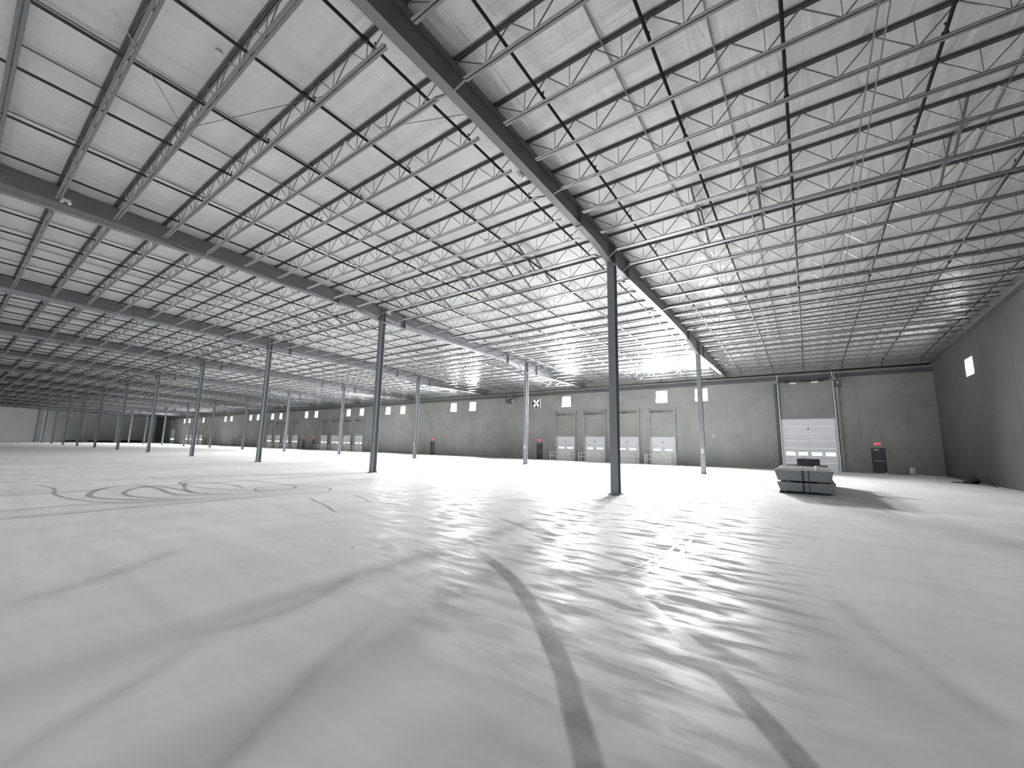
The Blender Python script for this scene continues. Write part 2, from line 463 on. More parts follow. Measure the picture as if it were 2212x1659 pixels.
joints = [XR + 0.25, 3.65, -2.75, -10.4, -18.2, -26.6, -34.2, -41.3, -49.1, -56.9, -63.8, -72.5, -80.7, -87.6, -95.7, -103.7, -110.8, -118.0,
          -126.4, -134.2, -141.9, -150.3, -158.3, -165.5, -173.5, -181.0, XL - 0.25]
wb = holder('wall_back', 'long grey tilt-up concrete wall with dock doors')
for i in range(len(joints) - 1):
    b_, a_ = joints[i], joints[i + 1]
    hs = [h for h in holes if h[0] < b_ - 0.01 and h[1] > a_ + 0.01]
    hs = [(max(h[0], a_ + 0.01), min(h[1], b_ - 0.01), h[2], h[3]) for h in hs]
    wall_y(YW, YW + 0.25, a_ + 0.01, b_ - 0.01, deck(YW) + 0.25, hs).build('concrete_panel', M['wall'], wb)
MB().box(XL, XR, YW + 0.05, YW + 0.2, 6.0, 6.4).build('joint_filler', M['wall'], wb) if False else None
bk = MB()
for j in joints[1:-1]: bk.box(j - 0.03, j + 0.03, YW + 0.012, YW + 0.05, 0, deck(YW) + 0.2)
o = bk.build('joint_sealant', M['girder'], wb); o['kind'] = 'stuff'

def wall_x(x_in, x_out, ya, yb, holes):
    ys = sorted({ya, yb, *[v for h in holes for v in h[:2]]})
    mb = MB()
    for i in range(len(ys) - 1):
        y0, y1 = ys[i], ys[i + 1]; cy = (y0 + y1) / 2
        hh = [h for h in holes if h[0] < cy < h[1]]
        zt0, zt1 = deck(y0) + 0.25, deck(y1) + 0.25
        xa, xb = min(x_in, x_out), max(x_in, x_out)
        if hh:
            h = hh[0]
            mb.box(xa, xb, y0, y1, 0, h[2]); mb.prism([(y0, h[3]), (y1, h[3]), (y1, zt1), (y0, zt0)], 0, xa, xb)
        else:
            mb.prism([(y0, 0), (y1, 0), (y1, zt1), (y0, zt0)], 0, xa, xb)
    return mb
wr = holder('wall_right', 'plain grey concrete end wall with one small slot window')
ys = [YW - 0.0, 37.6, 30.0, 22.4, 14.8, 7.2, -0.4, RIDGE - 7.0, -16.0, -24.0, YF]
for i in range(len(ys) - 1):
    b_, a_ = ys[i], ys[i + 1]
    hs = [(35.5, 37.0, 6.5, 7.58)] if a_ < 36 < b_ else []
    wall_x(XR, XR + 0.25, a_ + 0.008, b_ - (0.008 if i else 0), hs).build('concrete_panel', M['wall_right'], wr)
wl = holder('wall_left', 'far end wall beyond the last columns, toned light as if lit')
ysl = [YW, 36.0, 27.0, 18.0, 9.0, 0.0, -9.0, -18.0, YF]
for i in range(len(ysl) - 1):
    wall_x(XL, XL - 0.25, ysl[i + 1] + 0.02, ysl[i] - 0.02, []).build('concrete_panel', M['wall_left'], wl)
wf = holder('wall_front', 'grey concrete wall behind the viewpoint')
fh = [(dx - 1.85, dx + 1.85, 0, 4.3) for dx in (-44.0, -30.0, -16.0, -2.0)] + [(dx - .62, dx + .62, 6.5, 7.8) for dx in (-51.0, -37.0, -23.0, -9.0, 4.0)]
wall_y(YF, YF - 0.25, XL - .25, XR + .25, deck(YF) + 0.25, fh).build('concrete_panel', M['wall'], wf)
# dark band painting the shade at the dock wall top; edge beam along the end wall
struct(MB().box(XL, XR, YW - 0.10, YW, 8.08, 8.38).build('wall_head_shade', M['shade_band']), 'dark band in place of the shade along the dock wall head')
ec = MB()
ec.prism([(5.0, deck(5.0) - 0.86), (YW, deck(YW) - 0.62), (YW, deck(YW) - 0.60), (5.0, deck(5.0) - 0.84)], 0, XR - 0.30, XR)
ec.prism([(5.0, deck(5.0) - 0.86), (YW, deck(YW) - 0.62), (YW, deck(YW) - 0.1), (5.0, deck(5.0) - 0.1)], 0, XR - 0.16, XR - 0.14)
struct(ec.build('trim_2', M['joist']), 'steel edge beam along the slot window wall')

# ------------------------------------------------------------------ windows
winf = MB()
for x0, x1, z0, z1 in ((-WW / 2, -WW / 2 + .05, -WH / 2, WH / 2), (WW / 2 - .05, WW / 2, -WH / 2, WH / 2), (-WW / 2, WW / 2, -WH / 2, -WH / 2 + .05), (-WW / 2, WW / 2, WH / 2 - .05, WH / 2)):
    winf.box(x0, x1, -0.04, 0.04, z0, z1)
winf = winf.mesh('window_frame', M['galv'])
winp = MB().box(-WW / 2 + .05, WW / 2 - .05, -0.01, 0.01, -WH / 2 + .05, WH / 2 - .05).mesh('window_pane', M['daylit'])
for i, x in enumerate(WINDOWS):
    w_ = holder('window_%d' % (i + 1), 'bright square clerestory window, %s from the slot window wall' % ORD[i], (x, YW + 0.12, 7.15))
    put('window_frame', winf, w_); put('window_pane', winp, w_)
w_ = holder('window_%d' % (len(WINDOWS) + 1), 'small bright slot window high in the end wall', (XR + 0.18, 36.25, 7.04))
f_ = MB()
for y0, y1, z0, z1 in ((-.75, -.70, -.54, .54), (.70, .75, -.54, .54), (-.75, .75, -.54, -.49), (-.75, .75, .49, .54), (-.03, .03, -.54, .54)):
    f_.box(-0.03, 0.03, y0, y1, z0, z1)
f_.build('window_frame', M['galv'], w_)
lin = MB()
for y0, y1, z0, z1 in ((-.75, -.735, -.54, .54), (.735, .75, -.54, .54), (-.75, .75, -.54, -.525), (-.75, .75, .525, .54)):
    lin.box(-0.18, -0.03, y0, y1, z0, z1)
lin.build('added_bright_lining', M['white'], w_)  # white lining added so the dark reveal looks daylit
MB().box(0, .01, -.70, -.03, -.49, .49).build('window_pane', M['slot'], w_)
MB().box(0, .01, .03, .70, -.49, .49).build('window_pane', M['slot'], w_)

# ------------------------------------------------------------------ dock doors
def dock_meshes(W_, H_, lites, nsec):
    out = {}
    hs = H_ / nsec
    out['secs'] = []
    lz0, lz1 = 1.30, 1.58
    for k in range(nsec):
        z0, z1 = k * hs + 0.008, (k + 1) * hs - 0.008
        hl = [(a, b, lz0, lz1) for a, b in lites] if z0 < (lz0 + lz1) / 2 < z1 else []
        xs = sorted({-W_ / 2, W_ / 2, *[v for h in hl for v in h[:2]]}); zs = sorted({z0, z1, *[min(max(v, z0), z1) for h in hl for v in h[2:]]})
        mb = MB()
        for i in range(len(xs) - 1):
            for j in range(len(zs) - 1):
                cx, cz = (xs[i] + xs[i + 1]) / 2, (zs[j] + zs[j + 1]) / 2
                if any(h[0] < cx < h[1] and h[2] < cz < h[3] for h in hl): continue
                mb.box(xs[i], xs[i + 1], -0.025, 0.025, zs[j], zs[j + 1])
        # stiffening rib across each section
        mb.box(-W_ / 2, W_ / 2, -0.035, -0.025, z1 - 0.05, z1)
        out['secs'].append(mb.mesh('door_section', M['door_white']))
    out['lites'] = []
    for a, b in lites:
        mb = MB(); mb.box(a, b, -0.008, 0.008, lz0, lz1); out['lites'].append(mb.mesh('vision_lite', M['lite']))
    out['gasket'] = []
    for a, b in lites:
        mb = MB()
        for x0, x1, z0, z1 in ((a - .03, a, lz0 - .03, lz1 + .03), (b, b + .03, lz0 - .03, lz1 + .03), (a, b, lz0 - .03, lz0), (a, b, lz1, lz1 + .03)):
            mb.box(x0, x1, -0.04, -0.02, z0, z1)
        out['gasket'].append(mb.mesh('lite_frame', M['joint']))
    mb = MB().box(-W_ / 2, W_ / 2, 0.0, 0.02, 0, H_)
    out['back'] = mb.mesh('door_core', M['joint'])
    out['lock'] = MB().box(-0.06, 0.06, -0.06, -0.025, H_ * .79, H_ * .79 + .1).mesh('door_lock', M['dark'])
    hinges = MB()
    for k in range(1, nsec):
        for hx in ([-W_ / 2 + .05, 0, W_ / 2 - .05]):
            hinges.box(hx - .04, hx + .04, -0.055, -0.03, k * hs - .05, k * hs + .05)
    out['hinge'] = hinges.mesh('hinge_plates', M['galv'])
    return out
def track_mesh(H_, top, s):
    mb = MB()
    mb.box(-0.04, 0.04, -0.02, 0.0, 0, top)           # wall angle
    mb.box(-0.02 * s - .01, -0.02 * s + .01, -0.14, -0.0, 0, top)
    mb.box(-0.035, 0.035, -0.20, -0.14, 0, top)       # running track
    return mb.mesh('door_track', M['galv'])
def dock_door(idx, a, b, H_, ms, top, label, big=False):
    W_ = b - a; cx = (a + b) / 2
    d = holder('door_%d' % idx, label, (cx, YW, 0))
    for me in ms['secs']: put('door_section', me, d, (0, 0.03, 0))
    for me in ms['lites']: put('vision_lite', me, d, (0, 0.02, 0))
    for me in ms['gasket']: put('lite_frame', me, d, (0, 0.02, 0))
    put('door_lock', ms['lock'], d)
    put('hinge_plates', ms['hinge'], d, (0, 0.02, 0))
    for s in (-1, 1):
        put('door_track', ms['track'][s], d, (s * (W_ / 2 + 0.07), 0, 0))
    if big:
        sh = MB().tube((-W_ / 2 + .1, -0.25, 7.9), (W_ / 2 - .15, -0.25, 7.9), 0.05, 10)
        sh.tube((-1.45, -0.25, 7.9), (-1.05, -0.25, 7.9), 0.12, 12).tube((1.05, -0.25, 7.9), (1.45, -0.25, 7.9), 0.12, 12).tube((-0.4, -0.25, 7.9), (0.55, -0.25, 7.9), 0.09, 12)
        sh.build('spring_shaft', M['black'], d)
        for s in (-1, 1):
            MB().box(s * (W_ / 2 + .12) - .12, s * (W_ / 2 + .12) + .12, -0.55, 0, 7.75, 8.05).build('end_bearing_bracket', M['girder'], d)
            MB().bar((s * (W_ / 2 + .05), -0.45, 8.0), (s * (W_ / 2 - .0), -0.9, 8.6), 0.07).build('hanger_strut', M['galv'], d)
            # jamb posts; the dark left one stands for the track's shadow on the wall
            MB().box(s * (W_ / 2 + .28) - .10, s * (W_ / 2 + .28) + .10, -0.14, 0, 0, 7.9).build('jamb_shadow_post', M['shade_band'] if s < 0 else M['wall'], d)
    else:
        put('spring_shaft', ms['shaft'], d)
        for s in (-1, 1): put('track_hanger', ms['hang'], d, (s * (W_ / 2 + .16), 0, 0))
    return d
def prep(W_, H_, lites, nsec, top):
    ms = dock_meshes(W_, H_, lites, nsec)
    ms['track'] = {s: track_mesh(H_, top, s) for s in (-1, 1)}
    ms['shaft'] = MB().tube((-W_ / 2 + .1, -0.22, 5.52), (W_ / 2 - .1, -0.22, 5.52), 0.035, 8).tube((-.55, -0.22, 5.52), (.1, -0.22, 5.52), 0.06, 10).tube((-W_ / 2 + .2, -.22, 5.52), (-W_ / 2 + .4, -.22, 5.52), .08, 10).mesh('spring_shaft', M['black'])
    ms['hang'] = MB().box(-0.03, 0.03, -0.22, 0, 5.4, 6.0).mesh('track_hanger', M['galv'])
    return ms
msd = prep(2.49, 2.85, [(-.98, -.27), (.22, .96)], 4, 5.45)
group_names = ['by the nearest columns', 'in the middle group', 'in the third group', 'in the farthest group']
di = 1
for i, (a, b) in enumerate(DOCKS):
    g, k = divmod(i, 4)
    dock_door(di, (a + b) / 2 - 1.245, (a + b) / 2 + 1.245, 2.85, msd, 5.45,
              'white dock door with two glowing lites, %s %s' % (ORD[k], group_names[g])); di += 1
msb = prep(3.92, 4.51, [(-1.73, -1.09), (-.83, -.18), (.13, .83), (1.10, 1.77)], 7, 7.75)
for i, (a, b, t) in enumerate(BIG):
    dock_door(di, (a + b) / 2 - 1.96, (a + b) / 2 + 1.96, 4.51, msb, 7.75,
              ('tall white drive-in door with four glowing lites behind the bundle stack', 'tall pale drive-in door at the far end of the dock wall')[i], big=True); di += 1

# steel exit doors
MENLAB = ['beside the tall drive-in door', 'beneath the wall fan', 'alone on bare wall left of the fan', 'beside the middle dock group', 'paired, toward the third dock group',
          'on bare wall beyond the third dock group', 'before the farthest dock group']
mp = {}
mp['leaf'] = MB().box(0.05, 0.82, 0.02, 0.07, 0.01, 2.0).mesh('door_leaf', M['dark'])
fr = MB(); fr.box(0, 0.05, -0.02, 0.12, 0, 2.05).box(0.82, 0.87, -0.02, 0.12, 0, 2.05).box(0, 0.87, -0.02, 0.12, 2.0, 2.05)
mp['frame'] = fr.mesh('door_frame', M['black'])
mp['bar'] = MB().box(0.12, 0.75, -0.05, -0.02, 0.98, 1.05).box(0.12, 0.16, -0.03, 0.03, 0.97, 1.06).box(0.70, 0.75, -0.03, 0.03, 0.97, 1.06).mesh('panic_bar', M['girder'])
mp['closer'] = MB().box(0.15, 0.42, -0.05, 0.02, 1.86, 1.92).bar((0.3, -0.04, 1.93), (0.55, -0.06, 1.97), 0.02).mesh('door_closer', M['galv'])
for i, m_ in enumerate(MEN):
    d = holder('door_%d' % di, 'dark steel exit door %s' % MENLAB[i], (m_, YW, 0)); di += 1
    put('door_leaf', mp['leaf'], d); put('door_frame', mp['frame'], d); put('panic_bar', mp['bar'], d); put('door_closer', mp['closer'], d)

# exit signs
tcv = {}
def exit_sign(x, label):
    t = thing('exit_sign', label, 'exit sign', (x, YW, 2.24), 'exit signs over the steel doors')
    MB().box(-0.17, 0.17, -0.05, 0, 0, 0.24).build('housing', M['white'], t)
    MB().box(-0.155, 0.155, -0.053, -0.05, 0.015, 0.225).build('face_plate', M['dark'], t)
    if 'c' not in tcv:
        c = bpy.data.curves.new('lettering', 'FONT'); c.body = 'EXIT'; c.size = 0.20; c.align_x = 'CENTER'; c.align_y = 'CENTER'; c.extrude = 0.004
        c.offset = 0.004
        c.materials.append(M['exit'])
        tmp = bpy.data.objects.new('lettering_curve', c); COL.objects.link(tmp); bpy.context.view_layer.update()
        tcv['c'] = bpy.data.meshes.new_from_object(tmp.evaluated_get(bpy.context.evaluated_depsgraph_get()))
        bpy.data.objects.remove(tmp)
    o = put('lettering', tcv['c'], t, (0, -0.058, 0.12)); o.rotation_euler = (PI / 2, 0, 0)
    return t
ELAB = ['over the door beside the tall drive-in door', 'over the door beneath the wall fan', 'over the lone door on bare wall left of the fan', 'over the door beside the middle dock group',
        'over the paired door toward the third dock group', 'over the door beyond the third dock group', 'over the door before the farthest dock group']
for m_, l in zip(MEN, ELAB): exit_sign(m_ + 0.43, 'lit red exit sign ' + l)

# guard rails round the dock pits
rails = {}
def rail_post(): return MB().box(-.045, .045, -.045, .045, 0, 1.03)
rp = rail_post().mesh('post', M['rail'])
rbp = MB().box(-.09, .09, -.09, .09, 0, .012).mesh('base_plate', M['rail'])
def guard_rail(a, b, label):
    t = thing('guard_rail', label, 'guard rail', (a, YW, 0), 'cream guard rails round the dock pits')
    L = b - a; dy = -0.85
    for (x, y) in ((0, dy), (L * .5, dy), (L, dy), (L, -0.12), (0, -0.12)):
        p = put('post', rp, t, (x, y, 0)); put('base_plate', rbp, p)
    for z in (0.98, 0.52):
        MB().box(0, L, dy - .025, dy + .025, z - .03, z + .03).build('rail', M['rail'], t)
        for x in (0, L): MB().box(x - .025, x + .025, dy, -.1, z - .03, z + .03).build('side_rail', M['rail'], t)
for i, (a, b) in enumerate(DOCKS):
    g, k = divmod(i, 4)
    guard_rail(a - .42 if g == 0 else a - .95, b - .28 if g == 0 else b + .1, 'cream two-rail guard before the %s dock door %s' % (ORD[k], group_names[g]))

# ------------------------------------------------------------------ columns
def hsec(mb, z0, z1, w=0.30, t=0.022):
    mb.box(-w / 2, w / 2, -w / 2, -w / 2 + t, z0, z1).box(-w / 2, w / 2, w / 2 - t, w / 2, z0, z1).box(-0.009, 0.009, -w / 2 + t, w / 2 - t, z0, z1)
    return mb
def girder_depth(y):
    d = 0.80
    for c, amp in ((RIDGE, 0.2), (YA, 0.2), (YB, 0.34)):
        u = y - c
        ln = 5.0 if c == YB else 2.2
        if -ln < u <= 0: d = max(d, 0.80 + amp * (0.5 + 0.5 * math.cos(PI * u / ln)) ** 1.3)
        elif 0 < u < 7.5: d = max(d, 0.80 + amp * (1 - u / 7.5))
    if y > YB + 5: d = 0.913 - 0.25 * (y - YB - 5) / (YW - YB - 5)
    return d
colm = {}
for key, y in (('A', YA), ('B', YB)):
    top = deck(y) - girder_depth(y) - 0.02
    colm[key] = (hsec(MB(), 0.03, top - 0.025).mesh('shaft', M['column']),
                 MB().box(-.22, .22, -.22, .22, 0, .03).mesh('base_plate', M['column']),
                 MB().box(-.19, .19, -.19, .19, top - 0.025, top + 0.018).mesh('cap_plate', M['column']))
tagm = MB().box(-.07, .07, -.157, -.1505, 1.42, 1.75).mesh('paper_tag', M['white'])
boltm = MB()
for sx in (-.17, .17):
    for sy in (-.17, .17): boltm.tube((sx, sy, .03), (sx, sy, .065), .018, 6)
boltm = boltm.mesh('anchor_bolts', M['girder'])
for key, y, row in (('A', YA, 'nearer'), ('B', YB, 'farther')):
    for n in range(NG):
        who = 'the bundle stack' if key == 'A' else 'the tall drive-in door'
        t = thing('steel_column', 'blue-grey steel column, %s out from %s in the %s row' % (ORD[n], who, row), 'column', (girder_x(n), y, 0), '%s row of steel columns' % row, 'thing')
        put('shaft', colm[key][0], t); b_ = put('base_plate', colm[key][1], t); put('cap_plate', colm[key][2], t)
        if n < 4: o = put('anchor_bolts', boltm, b_)
        if key == 'B':
            o = put('paper_tag', tagm, t); o['label'] = 'white paper tag'

# ------------------------------------------------------------------ girders
GY0 = -17.4
yy = sorted({GY0, RIDGE, YA, YB, YW - 0.05, *[RIDGE + u for u in (-2.2, -1.6, -1.1, -.7, -.3, 7.5)], *[YA + u for u in (-2.2, -1.8, -1.4, -1.0, -.7, -.4, -.2, 7.5)], *[YB + u for u in (-5.0, -4.2, -3.4, -2.7, -2.2, -1.8, -1.4, -1.0, -.7, -.4, -.2, 5.0)]})
def ribbon(fn_top, fn_bot, x0, x1):
    mb = MB()
    for y in yy: mb.v += [(x0, y, fn_bot(y)), (x1, y, fn_bot(y)), (x1, y, fn_top(y)), (x0, y, fn_top(y))]
    for k in range(len(yy) - 1):
        i = 4 * k
        for j in range(4): mb.f.append((i + j, i + (j + 1) % 4, i + 4 + (j + 1) % 4, i + 4 + j))
    e = 4 * (len(yy) - 1)
    mb.f += [(0, 1, 2, 3), (e, e + 1, e + 2, e + 3)]
    return mb
gt = lambda y: deck(y) - 0.085
gb = lambda y: deck(y) - girder_depth(y)
gm = {'web': ribbon(lambda y: gt(y) - .02, lambda y: gb(y) + .02, -.008, .008).mesh('web', M['girder']),
      'top_flange': ribbon(gt, lambda y: gt(y) - .02, -.125, .125).mesh('top_flange', M['girder']),
      'bottom_flange': ribbon(lambda y: gb(y) + .02, gb, -.125, .125).mesh('bottom_flange', M['girder'])}
def stiff(y, w=.115):
    return MB().box(-w, w, y - .008, y + .008, gb(y) + .02, gt(y) - .02).mesh('stiffener', M['girder'])
def splice(y):
    return MB().box(-.125, .125, y - .022, y + .022, gb(y) - .03, gt(y) - 0.001).mesh('splice_plate', M['girder'])
stm = [stiff(c + u) for c in (YA, YB) for u in (-.14, .14)]
spm = [splice(y) for y in (YA - 3.05, YA + 1.75, YB - 3.05, YB + 1.75)]
def fbrace(y, s, low=False):
    return MB().bar((s * .46, y, deck(y) - .70), (s * .10, y, gb(y) + .03), .055, .055).mesh('flange_brace', M['joist'])
fbm = [fbrace(14.86 + JP * k, s) for k in (-6, -3, 0, 1, 5, 11, 12, 15) for s in (-1, 1)]
for n in range(NG):
    t = thing('roof_girder', 'dark tapered steel roof girder, %s line from the slot window wall' % ORD[n], 'girder', (girder_x(n), 0, 0), 'tapered steel roof girders', 'thing')
    for k_, me in gm.items(): put(k_, me, t)
    for me in stm: put('stiffener', me, t)
    for me in spm: put('splice_plate', me, t)
    if n < 8:
        for me in fbm: put('flange_brace', me, t)

# ------------------------------------------------------------------ joists
def angle_pair(mb, x0, x1, z, up, leg=0.064, gap=0.026, t=0.007):
    """two angles back to back along X; up=True: horizontal legs on top"""
    for s in (-1, 1):
        y0 = s * gap / 2
        ya, yb = sorted((y0, y0 + s * leg))
        va, vb = sorted((y0, y0 + s * t))
        if up: mb.box(x0, x1, ya, yb, z - t, z).box(x0, x1, va, vb, z - leg, z - t)
        else: mb.box(x0, x1, ya, yb, z, z + t).box(x0, x1, va, vb, z + t, z + leg)
    return mb
def joist_meshes(L):
    top = angle_pair(MB(), 0.02, L - .02, -0.005, True)
    top.box(0.02, 0.16, -.07, .07, -0.082, -0.069).box(L - .16, L - .02, -.07, .07, -0.082, -0.069)
    e = 0.43; bl = L - 2 * e
    bot = angle_pair(MB(), e, L - e, -0.71, False)
    web = MB(); n = 11; dx = bl / n; r = .021
    zt, zb = -0.045, -0.68
    web.bar((0.14, 0, zt), (e + dx * .5, 0, zb), r)
    web.bar((L - 0.14, 0, zt), (L - e - dx * .5, 0, zb), r)
    for k in range(n - 1):
        xb = e + dx * (k + .5); xt = e + dx * (k + 1)
        web.bar((xb, 0, zb), (xt, 0, zt), r).bar((xt, 0, zt), (xb + dx, 0, zb), r)
    for k in range(n):
        xb = e + dx * (k + .5); web.bar((xb, 0, zb), (xb, 0, zt), .014)
    return top.mesh('top_chord', M['joist']), bot.mesh('bottom_chord', M['joist']), web.mesh('web', M['rod'])
jmA = joist_meshes(BAY)
jmR = joist_meshes(XR - 0.05 - GX0)
rest = MB()
def merge(mb, me, loc):
    i = len(mb.v)
    mb.v += [(v.co.x + loc[0], v.co.y + loc[1], v.co.z + loc[2]) for v in me.vertices]
    mb.f += [tuple(i + k for k in p.vertices) for p in me.polygons]
for b_ in range(13):
    for k, y in enumerate(reversed(JOIST_Y)):
        x = GX0 if b_ == 0 else girder_x(b_)
        loc = (x, y, deck(y) - 0.004)
        ms = jmR if b_ == 0 else jmA
        if b_ < 10:
            t = thing('bar_joist', 'open web joist, %s bay from slot window wall, %s joist from dock wall' % (ORD[b_], ORD[k]), 'joist', loc, 'open web roof joists', 'thing')
            put('top_chord', ms[0], t); put('bottom_chord', ms[1], t); put('web', ms[2], t)
        else:
            if b_ == 12: loc = (XL, y, deck(y) - .004)
            for me in ms: merge(rest, me, loc)
o = rest.build('far_bar_joists', M['joist'])
tag(o, 'dim mass of open web joists in the three farthest roof bays', 'joists', kind='stuff')

# ------------------------------------------------------------------ sprinkler pipes
PZ = 0.39
rightX = [-4.63, -2.08, 0.17, 2.80, 5.30, 7.55]
leftX = [-7.05, -9.52, -12.04, -14.6, -17.12, -19.6]
y0p, y1p = -1.6, 43.55
def pz(y): return deck(y) - PZ
pm = MB().tube((0, RIDGE, pz(RIDGE)), (0, y1p, pz(y1p)), 0.036, 8).mesh('pipe', M['pipe'], True)
pv = MB().tube((0, y1p, pz(y1p)), (0, y1p, 8.5), 0.03, 8).mesh('drop', M['pipe'], True)
cpm = MB().tube((0, -.07, 0), (0, .07, 0), 0.058, 10).mesh('coupling', M['coupling'], True)
hdm = MB().tube((0, 0, 0), (0, 0, .10), 0.014, 6).tube((0, 0, .10), (0, 0, .106), .03, 8).mesh('sprinkler_head', M['pipe'])
def branch(x, label):
    t = thing('sprinkler_pipe', label, 'pipe', (x, 0, 0), 'black sprinkler branch pipes')
    p = put('pipe', pm, t); put('drop', pv, t)
    for y in (4.2, 10.7, 17.1, 23.5, 29.9, 36.3, 42.6): put('coupling', cpm, t, (0, y, pz(y)))
    for i in range(14):
        y = 1.4 + 3.05 * i; put('sprinkler_head', hdm, t, (0, y, pz(y) + .03))
for i, x in enumerate(reversed(rightX)):
    branch(x, 'black sprinkler branch pipe, %s run out from the slot window wall' % ORD[i])
for b_ in range(12):
    for i, x in enumerate(leftX):
        xx = x - BAY * b_
        if xx < XL + 0.3: continue
        branch(xx, 'black sprinkler branch pipe, %s run beyond the %s girder from the slot window wall' % (ORD[i], ORD[b_]))
t = thing('sprinkler_main', 'thick black sprinkler main running along the head of the dock wall', 'pipe', (0, 0, 0))
MB().tube((XL + .2, 43.55, 8.5), (XR - .35, 43.55, 8.5), 0.075, 10).build('pipe', M['pipe'], t, True)
cm = MB().tube((-.1, 0, 0), (.1, 0, 0), 0.105, 10).mesh('coupling', M['coupling'], True)
for i in range(12): put('coupling', cm, t, (5.0 - 6.4 * i, 43.55, 8.5))

# bridging angles and conduits
def line_y(name, x, off, y0, y1, w, mat, lab, cat, grp):
    mb = MB()
    mb.bar((0, y0, deck(y0) - off), (0, y1, deck(y1) - off), w, w)
    o = mb.build(name, mat); o.location = (x, 0, 0)
    tag(o, lab, cat, grp)
    return o
GB = 'bridging angles across the joists'
for i, (x, off) in enumerate(((4.35, .05), (-1.05, .06), (-3.02, .06))):
    line_y('bridging_angle', x, off + .035, -.1, 43.3, .03, M['joist'], 'thin grey bridging angle crossing the joists nearest bay, %s from slot window wall' % ORD[i], 'bridging', GB)
for i, x in enumerate((1.60, 1.76)):
    line_y('conduit', x, .74 if i else .70, -.1, 43.3, .028, M['joist'], ('paired thin grey conduit under the joists, run nearer the slot window wall' if i else 'paired thin grey conduit under the joists, run nearer the first girder'), 'conduit', 'paired conduits')
for b_ in range(8):
    for i, x in enumerate((-9.86, -12.33, -14.1, -17.4)):
        line_y('bridging_angle', x - BAY * b_, .095, -.1, 43.3, .03, M['joist'], 'thin grey bridging angle, %s run beyond the %s girder from slot window wall' % (ORD[i], ORD[b_]), 'bridging', GB)
# cross bracing beside the first column row
xb_n = 0
def cross(x, ks, lab):
    t = thing('cross_brace', lab, 'brace', (x, 0, 0), 'dark cross braces between joists')
    for k in ks:
        ya, yb = 14.86 + JP * k, 14.86 + JP * (k + 1)
        for (za, zb) in ((.06, .68), (.68, .06)):
            dx = 0.03 if za > zb else -0.03
            MB().bar((dx, ya + .02, deck(ya) - za), (dx, yb - .02, deck(yb) - zb), .055, .055).build('diagonal', M['girder'], t)
for i, x in enumerate((3.75, -0.70, -2.50)):
    cross(x, (-1, 0), 'dark cross bracing between joists in the bay beside slot window wall, %s set' % ORD[i])
for b_ in range(5):
    for i, x in enumerate((-9.5, -10.7, -13.4, -16.2, -18.6)):
        cross(x - BAY * b_, (-1, 0), 'dark cross bracing between joists, %s set beyond the %s girder from slot window wall' % (ORD[i], ORD[b_]))

# small pale discs and boxes up in the roof
sd = MB().tube((0, 0, -.05), (0, 0, 0), .07, 12).mesh('sensor', M['white'], True)
for i, y in enumerate((2.64, 5.92, 9.25, 12.46, 15.9)):
    o = put('roof_sensor', sd, None, (-10.46, y, deck(y) - .04))
    tag(o, 'small white disc under the roof between the first two girders, %s out' % ORD[i], 'sensor', 'white roof discs')
for x, y, z, l in ((-21.09, 1.58, 10.2, 'small white lamp on the second girder, far up near the ridge'),
                   (-21.09, 15.67, 9.95, 'small white lamp on the second girder above its column'),
                   (-6.40, 9.12, 9.78, 'small white lamp beside the first girder')):
    t = thing('emergency_lamp', l, 'lamp', (x, y, z))
    MB().box(-.06, .06, -.12, .12, 0, .08).build('housing', M['white'], t)
    for s in (-1, 1): MB().tube((0, s * .08, -.01), (.05, s * .1, -.06), .035, 10, .05).build('lamp_head', M['white'], t)

# thin tie wires between the roof joists on the left
def wire(p, q, l):
    o = MB().bar(p, q, .012).build('tie_wire', M['girder']); tag(o, l, 'wire', 'thin tie wires in the roof')
wire((-10.2, .9, 9.95), (-13.3, 2.75, 10.35), 'thin dark tie wire slanting in the second bay, nearest the ridge')
wire((-13.4, 2.9, 10.35), (-9.2, 4.5, 10.35), 'thin dark tie wire slanting across the second bay, second from ridge')
wire((-8.9, 5.9, 10.3), (-6.6, 6.9, 10.3), 'thin dark tie wire ending at the first girder')

# ------------------------------------------------------------------ items on the dock wall
t = thing('exhaust_fan', 'wall exhaust fan with daylight between its four dark blades', 'fan', (FAN, YW + .1, 7.15))
fr = MB()
for x0, x1, z0, z1 in ((-.6, -.5, -.55, .55), (.30, .5, -.55, .55), (-.5, .30, -.55, -.47), (-.5, .30, .47, .55), (.58, .6, -.55, .55)): fr.box(x0, x1, -.06, .04, z0, z1)
fr.build('housing', M['dark'], t)
MB().box(-.6, .6, .06, .08, -.55, .55).build('daylit_opening', M['lite'], t)
for ang in (0, PI / 2, PI, 3 * PI / 2):
    a0, a1 = ang - .36, ang + .36
    R_ = .62
    cx = -.12
    pts = [(cx, 0), (cx + R_ * math.cos(a0), R_ * math.sin(a0) * .85), (cx + R_ * 1.05 * math.cos(ang), R_ * 1.05 * math.sin(ang) * .85), (cx + R_ * math.cos(a1), R_ * math.sin(a1) * .85)]
    pts = [(max(-.5, min(.3, p[0])), max(-.5, min(.5, p[1]))) for p in pts]
    MB().prism(pts, 1, .0, .02).build('blade', M['dark'], t)
MB().tube((-.18, -.05, 0), (-.18, .05, 0), .09, 12).build('hub', M['dark'], t, True)

